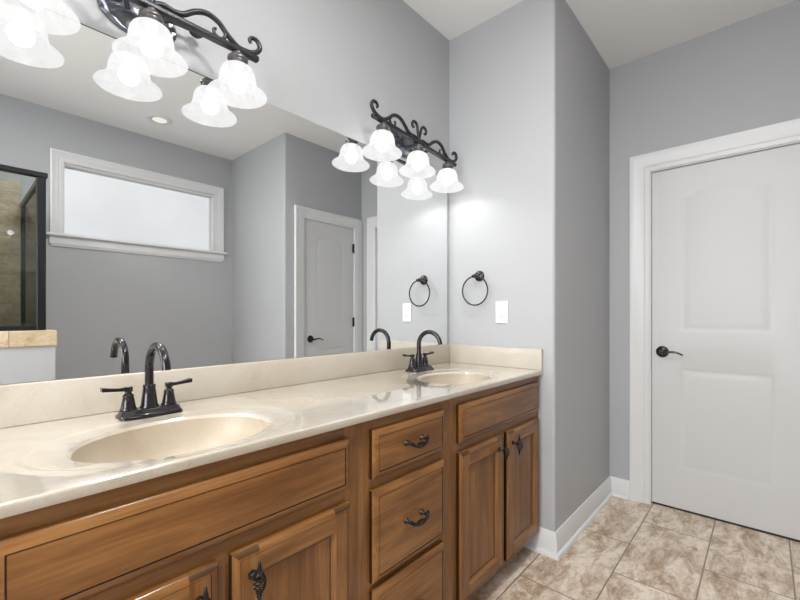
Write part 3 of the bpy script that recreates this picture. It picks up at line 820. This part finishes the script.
# ------------------------------------------------------------------ vanity lights
BY, BZ = -0.109, 2.002
SPX = (-0.246, 0.0, 0.246)
def vanity_light(x, label):
    t = thing('vanity_light', label, 'wall light', (x, 0, BZ), 'three shade scrolled vanity lights')
    # oval cast backplate with ribs
    bm = NB(); n = 40; prev = None
    prof = [(1.0, 0.0005), (1.0, 0.006), (0.93, 0.011), (0.86, 0.009), (0.78, 0.010), (0.62, 0.021), (0.40, 0.028), (0.2, 0.031)]
    for s, d in prof:
        cur = []
        for i in range(n):
            a = 2 * pi * i / n
            rib = 1 + (0.05 * cos(12 * a) if 0.5 < s < 0.97 else 0)
            cur.append(bm.verts.new((0.101 * s * rib * cos(a), -d, 0.022 + 0.062 * s * rib * sin(a))))
        if prev: quadstrip(bm, prev, cur, close=True)
        prev = cur
    bm.faces.new(prev)
    bp = obj('backplate', bm, M['plate'], t, smooth=50)
    for s in (-1, 1):
        bm = NB(); tube(bm, [(s * 0.05, -0.022, 0.035), (s * 0.09, -0.030, 0.042), (s * 0.140, -0.030, 0.045)], 0.0055, 10, 4)
        mat = Matrix.Translation((s * 0.150, -0.030, 0.044))
        lathe(bm, [(0, -0.010), (0.013, -0.010), (0.020, -0.004), (0.021, 0.0), (0.016, 0.007), (0.007, 0.011), (0, 0.012)], 18, mat)
        obj('mounting_knob', bm, M['iron'], bp, smooth=50)
    # arms out to the bar
    for s in (-1, 1):
        bm = NB(); tube(bm, [(s * 0.035, -0.024, 0.020), (s * 0.050, -0.060, 0.034), (s * 0.065, -0.095, 0.022), (s * 0.085, BY + 0.008, 0.002)], 0.0065, 10, 6)
        obj('arm', bm, M['iron'], t, smooth=50)
    # bar
    bm = NB(); box(bm, -0.316, 0.316, BY - 0.011, BY + 0.011, -0.007, 0.011, 0.005, 3)
    obj('bar', bm, M['iron'], t, smooth=40)
    # scrolls, one strand each side + hook + centre curls
    rs = lambda q: 0.0082 * (1.0 - 0.35 * max(0, (q - 0.75) / 0.25))
    for s in (-1, 1):
        bm = NB()
        P = [(0.006, 0.012), (0.030, 0.022), (0.060, 0.020), (0.085, 0.028), (0.115, 0.052), (0.150, 0.066), (0.185, 0.058), (0.212, 0.034), (0.245, 0.013), (0.278, 0.012), (0.306, 0.022), (0.322, 0.042), (0.315, 0.062), (0.298, 0.066), (0.286, 0.056), (0.290, 0.046)]
        tube(bm, [(s * a, BY, b) for a, b in P], rs, 10, 5)
        obj('scroll', bm, M['iron'], t, smooth=60)
        bm = NB()
        P = [(0.203, 0.044), (0.206, 0.028), (0.198, 0.014), (0.184, 0.011), (0.172, 0.018), (0.170, 0.030), (0.177, 0.034)]
        tube(bm, [(s * a, BY, b) for a, b in P], lambda q: 0.006 * (1 - 0.3 * q), 10, 5)
        obj('hook_scroll', bm, M['iron'], t, smooth=60)
        bm = NB()
        P = [(0.000, 0.010), (0.004, 0.032), (0.010, 0.055), (0.016, 0.078), (0.028, 0.092), (0.044, 0.092), (0.053, 0.080), (0.050, 0.066), (0.040, 0.064)]
        tube(bm, [(s * a, BY, b) for a, b in P], lambda q: 0.0075 * (1 - 0.2 * q), 10, 5)
        obj('centre_scroll', bm, M['iron'], t, smooth=60)
    # sockets, shades, bulbs
    for sx in SPX:
        bm = NB(); mat = Matrix.Translation((sx, BY, 0))
        lathe(bm, [(0, -0.008), (0.014, -0.008), (0.015, -0.016), (0.025, -0.019), (0.031, -0.025), (0.031, -0.031), (0.026, -0.035), (0.026, -0.041), (0.030, -0.045), (0.030, -0.052), (0.024, -0.057), (0, -0.057)], 28, mat)
        cup = obj('socket_cup', bm, M['cup'], t, smooth=50)
        bm = NB()
        outp = [(r * 1.045, z * 1.06 + 0.002) for r, z in [(0.022, 0.0), (0.034, -0.002), (0.0435, -0.009), (0.0490, -0.020), (0.0520, -0.033), (0.0535, -0.046), (0.0565, -0.057), (0.0630, -0.067), (0.0730, -0.076), (0.0830, -0.083), (0.0855, -0.0860)]]
        lathe(bm, outp, 48)
        sh_ = obj('glass_shade', bm, M['shade'], t, smooth=60, loc=(sx, BY, -0.052))
        bm = NB()
        lathe(bm, [(0, -0.082), (0.012, -0.080), (0.023, -0.072), (0.0290, -0.058), (0.0275, -0.044), (0.020, -0.032), (0.014, -0.022), (0.013, -0.006), (0, -0.006)], 24)
        obj('bulb', bm, M['bulb'], sh_, smooth=60)
        l = bpy.data.lights.new('bulb_lamp', 'POINT'); l.energy = BULB_W; l.color = LAMP_COL
        l.shadow_soft_size = 0.022
        lo = bpy.data.objects.new('bulb_lamp', l); C.objects.link(lo); lo.parent = sh_; lo.location = (0, 0, -0.057)
    return t
v1 = vanity_light(0.375, 'scrolled iron three shade light above the near left half of the mirror')
v2 = copy_tree(v1); v2.location = (1.534, 0, BZ - 0.010); v2.rotation_euler = (0, radians(4.1), 0)
v2['label'] = 'scrolled iron three shade light by the end wall, above the far basin'

# ------------------------------------------------------------------ towel ring and outlet
tr = thing('towel_ring', 'dark bronze towel ring hanging on the end wall above the outlet', 'towel ring', (X1, -0.201, 1.369))
bm = NB(); mat = Matrix.Rotation(-pi / 2, 4, 'Y')
lathe(bm, [(0, 0.0005), (0.029, 0.0005), (0.029, 0.005), (0.026, 0.009), (0.020, 0.011), (0.018, 0.015), (0.011, 0.018), (0.009, 0.036), (0, 0.036)], 32, mat)
obj('rosette', bm, M['bronze'], tr, smooth=40)
bm = NB(); tube(bm, [(-0.046, -0.018, -0.003), (-0.046, 0.018, -0.003)], 0.009, 14, 0)
sphere(bm, (-0.044, 0, -0.002), 0.0125)
obj('knuckle', bm, M['bronze'], tr, smooth=40)
bm = NB(); R = 0.078
tube(bm, [(-0.047, 0.002 + R * sin(a), -0.004 - R + R * cos(a)) for a in [2 * pi * i / 64 for i in range(64)]], 0.0042, 10, 0, closed=True)
obj('ring', bm, M['bronze'], tr, smooth=60)

ot = thing('wall_outlet', 'white decorator wall outlet on the end wall below the towel ring', 'outlet', (X1, -0.336, 1.1705))
bm = NB(); box(bm, -0.006, -0.0004, -0.0355, 0.0355, -0.0585, 0.0585, 0.0025, 3)
obj('cover_plate', bm, M['plastic'], ot, smooth=40)
bm = NB(); box(bm, -0.0085, -0.0055, -0.0165, 0.0165, -0.0335, 0.0335, 0.001, 2)
oi = obj('receptacle', bm, M['plastic'], ot, smooth=40)
for z in (-0.019, 0.019):
    bm = NB()
    box(bm, -0.0090, -0.0080, 0.0050, 0.0068, z - 0.002, z + 0.006)
    box(bm, -0.0090, -0.0080, -0.0068, -0.0050, z - 0.003, z + 0.006)
    tube(bm, [(-0.0090, 0, z - 0.008), (-0.0080, 0, z - 0.008)], 0.0024, 10, 0)
    obj('slots', bm, M['slot'], oi)
for z in (-0.048, 0.048):
    bm = NB(); lathe(bm, [(0, 0.0055), (0.0032, 0.0055), (0.0028, 0.0070), (0, 0.0072)], 12, Matrix.Translation((0, 0, z)) @ Matrix.Rotation(-pi / 2, 4, 'Y'))
    obj('screw', bm, M['plastic'], ot)
